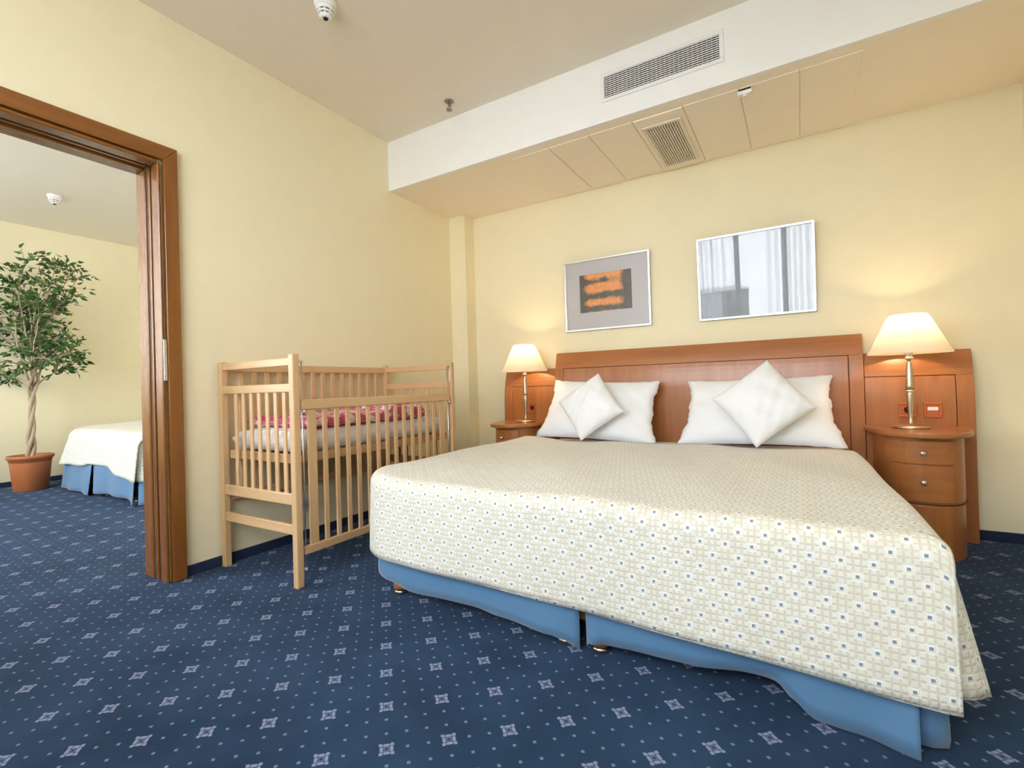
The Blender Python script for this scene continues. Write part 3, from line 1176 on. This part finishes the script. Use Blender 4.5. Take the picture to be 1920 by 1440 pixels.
# cot mattress and duvet
def soft(name, mat, x0, x1, y0, y1, zb, zt_, seed, label, cat, exp=4.0, lump=.0, head=0.):
    rs = random.Random(seed)
    p = [rs.uniform(0, 6.3) for _ in range(6)]
    m_ = MB()

    def fn(sgn):
        def f(u, v):
            a, b_ = u * 2 - 1, v * 2 - 1
            k = (max(0, 1 - abs(a) ** exp) * max(0, 1 - abs(b_) ** (exp * 2))) ** .5
            x = (x0 + x1) / 2 + a * (x1 - x0) / 2
            y = (y0 + y1) / 2 + b_ * (y1 - y0) / 2
            zm = (zb + zt_) / 2
            if sgn > 0:
                z = zm + (zt_ - zm) * k + lump * k * (math.sin(a * 5 + p[0]) * math.sin(b_ * 9 + p[1]) + .6 * math.sin(b_ * 21 + a * 6 + p[2]))
                if head:
                    z += head * k * max(0, min(1, (b_ - .22) / .12))
            else:
                z = zm - (zm - zb) * min(1, k * 1.6)
            return (x, y, z)
        return f
    for s in (1, -1):
        m_.grid(fn(s), 26, 44)
    bmesh.ops.remove_doubles(m_.bm, verts=m_.bm.verts, dist=.0006)
    return tag(m_.build(name, mat, None), label, cat)


soft('cot_mattress', 'linen', CX0 + PW + .012, CX1 - PW - .012, CY0 + PW + .006, CY1 - PW - .006, .6285, .735, 3, 'white sheeted mattress on the raised cot base', 'mattress', 8, .003)
soft('duvet', 'duvet', CX0 + PW + .02, CX1 - PW - .018, CY0 + .12, CY1 - .20, .740, .796, 5, 'pink flower-print baby duvet folded on the cot mattress', 'duvet', 8, .006, .035)

# wall socket behind the cot
o = thing('power_socket', (0.005, -1.683, .208), 'grey wall socket near the floor behind the cot', 'socket')
box('plate', 'socketgrey', o, .0005, -1.724, .165, .010, -1.643, .249, .003)
def disc_x(name, mat, par, x0, x1, y, z, r):
    return MB().tube([(x0, y, z), (x1, y, z)], r, 18).build(name, mat, par)
disc_x('socket_well', 'facade', o, .0095, .0125, -1.683, .207, .022)
disc_x('pin', 'steel', o, .012, .022, -1.683, .219, .003)

# ------------------------------------------------------------------ pictures
def picture(x0, x1, z0, z1, label, artmat, mount, tilt, glass='glass'):
    t = thing('framed_picture', ((x0 + x1) / 2, -.004, z0), label, 'picture', 'framed pictures above the headboard')
    cx, cz = (x0 + x1) / 2, z0
    W, H = (x1 - x0) / 2, z1 - z0
    fw, fd = .014, .020

    def q(name, mat, ax0, az0, ax1, az1, y0, y1, bev=0.):
        o = MB().box(ax0, y0, az0, ax1, y1, az1, bev).build(name, mat, None, norm=False)
        o.parent = t
        return o
    # frame of four mitred bars
    for pts in (((-W, 0), (W, 0), (W - fw, fw), (-W + fw, fw)), ((-W, H), (W, H), (W - fw, H - fw), (-W + fw, H - fw)),
                ((-W, 0), (-W + fw, fw), (-W + fw, H - fw), (-W, H)), ((W, 0), (W - fw, fw), (W - fw, H - fw), (W, H))):
        o = MB().prism(pts, 'y', -fd, 0, .0015).build('frame', 'alu', None)
        o.parent = t
    q('backing', 'board', -W + .004, .004, W - .004, H - .004, -.006, -.002)
    if mount:
        a, c, d, e = mount
        b = MB()
        b.box(-W + fw, -.010, fw, a, -.007, H - fw).box(c, -.010, fw, W - fw, -.007, H - fw)
        b.box(a, -.010, fw, c, -.007, d).box(a, -.010, e, c, -.007, H - fw)
        o = b.build('mount', 'mat', None, norm=False)
        o.parent = t
        m_ = MB()
        m_.grid(lambda u, v: (a + (c - a) * u, -.0075, d + (e - d) * v), 1, 1)
        o = m_.build('print', artmat, None, norm=False)
        o.parent = t
    else:
        m_ = MB()
        m_.grid(lambda u, v: (-W + fw + (2 * W - 2 * fw) * u, -.0075, fw + (H - 2 * fw) * v), 1, 1)
        o = m_.build('print', artmat, None, norm=False)
        o.parent = t
    q('glass', glass, -W + fw, fw, W - fw, H - fw, -.0135, -.0115)
    t.rotation_euler = (math.radians(tilt), 0, 0)
    return t


picture(1.074, 1.766, 1.345, 1.906, 'smaller silver-framed picture, orange and black print on a grey mount', 'print', (-.216, .205, .142, .442), 1.0, 'matglass')
picture(2.102, 2.800, 1.340, 1.906, 'silver-framed picture whose glass mirrors the curtained window', 'pale', None, 4.2)

# ------------------------------------------------------------------ ceiling fittings
# supply grille on the bulkhead face
g = thing('air_vent', (2.07, SY, 2.655), 'long white supply air grille on the bulkhead face', 'vent')
x0, x1, z0, z1 = 1.735, 2.405, 2.571, 2.742
fw = .022
for (a, c, d, e) in ((x0, z0, x1, z0 + fw), (x0, z1 - fw, x1, z1), (x0, z0 + fw, x0 + fw, z1 - fw), (x1 - fw, z0 + fw, x1, z1 - fw)):
    box('frame', 'greymetal', g, a, SY - .010, c, d, SY - .0005, e, .002)
box('backing', 'dark', g, x0 + fw, SY - .0015, z0 + fw, x1 - fw, SY - .0005, z1 - fw)
ns = 11
for k in range(ns):
    zz = z0 + fw + (z1 - z0 - 2 * fw) * (k + .5) / ns
    MB().prism([(SY - .011, zz - .0029), (SY - .011, zz + .0021), (SY - .006, zz + .0021), (SY - .006, zz - .0014)], 'x', x0 + fw, x1 - fw).build('slat', 'greymetal', g)
b = MB()
for k in range(26):
    xx = x0 + fw + (x1 - x0 - 2 * fw) * (k + .5) / 26
    b.box(xx - .0009, SY - .0030, z0 + fw, xx + .0009, SY - .0016, z1 - fw)
b.build('rear_bars', 'greymetal', g, norm=False)['kind'] = 'stuff'
# return grille in the underside
g = thing('air_vent', (2.03, -.41, HS), 'square cream return grille in the bulkhead underside', 'vent')
x0, x1, y0, y1 = 1.8915, 2.172, -.800, -.028
box('panel', 'panel', g, x0, y0, HS - .010, x1, y1, HS - .0008, .002)
ix0, ix1, iy0, iy1 = 1.918, 2.146, -.712, -.105
fw = .020
for (a, c, d, e) in ((ix0, iy0, ix1, iy0 + fw), (ix0, iy1 - fw, ix1, iy1), (ix0, iy0 + fw, ix0 + fw, iy1 - fw), (ix1 - fw, iy0 + fw, ix1, iy1 - fw)):
    box('frame', 'creammetal', g, a, c, HS - .020, d, e, HS - .0095, .002)
box('backing', 'dark', g, ix0 + fw, iy0 + fw, HS - .0125, ix1 - fw, iy1 - fw, HS - .0102)
ns = 13
for k in range(ns):
    xx = ix0 + fw + (ix1 - ix0 - 2 * fw) * (k + .5) / ns
    box('slat', 'creammetal', g, xx - .0033, iy0 + fw, HS - .0185, xx + .0033, iy1 - fw, HS - .0150)
b = MB()
for k in range(30):
    yy = iy0 + fw + (iy1 - iy0 - 2 * fw) * (k + .5) / 30
    b.box(ix0 + fw, yy - .0030, HS - .0149, ix1 - fw, yy + .0030, HS - .0126)
b.build('rear_bars', 'creammetal', g, norm=False)['kind'] = 'stuff'
# motion sensor
g = thing('motion_sensor', (2.487, -.775, HS), 'small white sensor box stuck under the bulkhead edge', 'sensor')
box('housing', 'plastic', g, 2.453, -.79, HS - .032, 2.521, -.757, HS - .0065, .005, 2)
MB().lathe([(.004, 0), (.010, .002), (.013, .007)], (2.487, -.773, HS - .038), 14).build('lens', 'white', g)
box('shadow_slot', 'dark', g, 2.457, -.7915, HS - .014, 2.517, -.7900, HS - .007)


def smoke(x, y, label):
    t = thing('smoke_detector', (x, y, HC), label, 'smoke detector', 'ceiling smoke detectors')
    z = HC
    MB().lathe([(.052, -.0005), (.054, -.012), (.050, -.022), (.046, -.034)], (x, y, z), 28).build('base', 'plastic', t)
    MB().lathe([(.046, -.034), (.043, -.047), (.040, -.050)], (x, y, z), 28).build('body', 'plastic', t)
    MB().lathe([(.034, -.050), (.034, -.058)], (x, y, z), 28).build('vent_slot', 'dark', t)
    MB().lathe([(.038, -.0565), (.039, -.060), (.036, -.064)], (x, y, z), 28).build('ring', 'plastic', t)
    MB().lathe([(.028, -.064), (.028, -.071)], (x, y, z), 28).build('vent_slot', 'dark', t)
    b = MB()
    for k in range(8):
        a = k * math.pi / 4
        c_, s_ = math.cos(a), math.sin(a)
        b.tube([(x + c_ * .035, y + s_ * .035, z - .048), (x + c_ * .035, y + s_ * .035, z - .058)], .005, 6)
        b.tube([(x + c_ * .029, y + s_ * .029, z - .062), (x + c_ * .029, y + s_ * .029, z - .073)], .004, 6)
    b.build('ribs', 'plastic', t)
    MB().lathe([(.032, -.070), (.030, -.077), (.016, -.081)], (x, y, z), 28).build('cap', 'plastic', t)
    MB().lathe([(.012, -.081), (.010, -.086)], (x, y, z), 16).build('indicator', 'dark', t)
    return t


smoke(.742, -2.03, 'white smoke detector on the ceiling at the top edge of the photo')
smoke(-3.27, -1.93, 'white smoke detector on the ceiling beyond the doorway')
t = thing('fire_sprinkler', (.734, -1.047, HC), 'small chrome fire sprinkler on the ceiling near the bulkhead', 'sprinkler')
x, y, z = .734, -1.047, HC
MB().lathe([(.030, -.0005), (.030, -.004), (.018, -.012), (.012, -.014)], (x, y, z), 24).build('escutcheon', 'darksteel', t)
MB().lathe([(.010, -.014), (.010, -.026), (.007, -.028)], (x, y, z), 14).build('body', 'darksteel', t)
b = MB()
for s_ in (1, -1):
    b.tube([(x + s_ * .008, y, z - .026), (x + s_ * .016, y, z - .038), (x + s_ * .004, y, z - .056)], .003, 8)
b.build('yoke_arms', 'darksteel', t)
MB().tube([(x, y, z - .028), (x, y, z - .053)], .0025, 8).build('glass_bulb', 'switchred', t)
MB().lathe([(.004, -.055), (.020, -.058), (.020, -.060), (.004, -.062)], (x, y, z), 16).build('deflector', 'darksteel', t)

# ------------------------------------------------------------------ ficus in a pot
PX, PY = -4.08, -1.935
fi = thing('potted_ficus', (PX, PY, 0), 'potted ficus tree with braided trunk in the second room', 'plant')
MB().lathe([(.128, 0), (.132, .004), (.158, .285), (.158, .290), (.163, .293), (.165, .318), (.178, .322), (.181, .345), (.176, .356), (.166, .356), (.160, .330), (.150, .30)], (PX, PY, 0), 40).build('pot', 'terracotta', fi)
MB().lathe([(.154, .318), (.10, .326), (.01, .332)], (PX, PY, 0), 24).build('soil', 'soil', fi)
rs = random.Random(11)
for k in range(3):
    pts, rad = [], []
    for j in range(26):
        q = j / 25
        z = .30 + q * .90
        a = k * 2.094 + q * 8.6
        rr = .019 + .005 * math.sin(q * 9) + (.03 * max(0, q - .75) * 4)
        pts.append((PX + rr * math.cos(a), PY + rr * math.sin(a) + .03 * q, z))
        rad.append(.020 - .008 * q)
    MB().tube(pts, rad, 8).build('trunk', 'bark', fi)
tips = []
bb = MB()
for k in range(30):
    z0 = rs.uniform(.98, 1.5)
    a = k * 2.4 + rs.uniform(-.3, .3)
    ln = rs.uniform(.75, 1.15) if k % 3 else rs.uniform(.35, .6)
    el = rs.uniform(1.05, 1.38) if k % 3 else rs.uniform(.25, .8)
    p = Vector((PX, PY + .03, z0))
    d = Vector((math.cos(a) * math.cos(el), math.sin(a) * math.cos(el), math.sin(el)))
    pts = [p.copy()]
    for j in range(9):
        d = (d + Vector((rs.uniform(-.14, .14), rs.uniform(-.14, .14), rs.uniform(-.14, .08)))).normalized()
        p = p + d * ln / 9
        for ax, c_, lim in ((0, PX, .36), (1, PY - .03, .34)):
            if abs(p[ax] - c_) > lim:
                p[ax] = c_ + math.copysign(lim, p[ax] - c_)
                d[ax] *= -.3
        p.z = min(p.z, 2.27)
        pts.append(p.copy())
        if j > 2:
            for _ in range(2):
                e = (d + Vector((rs.uniform(-1, 1), rs.uniform(-1, 1), rs.uniform(-.7, .5)))).normalized()
                tw = [p.copy()]
                w = p.copy()
                for i in range(4):
                    e = (e + Vector((0, 0, -.13))).normalized()
                    w = w + e * .040
                    w.x = max(w.x, FX + .07)
                    tw.append(w.copy())
                    tips.append((w.copy(), e.copy()))
                bb.tube(tw, [.003, .0025, .002, .002, .0015], 4, False)
        elif j > 0:
            tips.append((p.copy(), d.copy()))
    bb.tube(pts, [.011 - .001 * i for i in range(10)], 6)
bb.build('branches', 'bark', fi)
lv = MB()
for (p, d) in tips:
    for _ in range(2 if rs.random() < .45 else 1):
        q = p + Vector((rs.uniform(-.025, .025), rs.uniform(-.025, .025), rs.uniform(-.03, .015)))
        if not (FX + .09 < q.x < FX + .95 and PY - .55 < q.y < PY + .44 and .85 < q.z < 2.45):
            continue
        e = (d + Vector((rs.uniform(-1, 1), rs.uniform(-1, 1), rs.uniform(-1.0, .3)))).normalized()
        s_ = e.cross(Vector((rs.uniform(-1, 1), rs.uniform(-1, 1), rs.uniform(-.2, 1)))).normalized()
        nm = e.cross(s_)
        L = rs.uniform(.055, .085)
        w = L * .24
        vs = [lv.bm.verts.new(q + v) for v in (Vector((0, 0, 0)), e * L * .4 + s_ * w + nm * .006, e * L * .5 - nm * .002, e * L * .4 - s_ * w + nm * .006, e * L - nm * .008)]
        for f in ((0, 1, 2), (0, 2, 3), (1, 4, 2), (3, 2, 4)):
            lv.bm.faces.new([vs[i] for i in f])
fo = lv.build('foliage', 'leaf', fi, norm=False)
fo['kind'] = 'stuff'
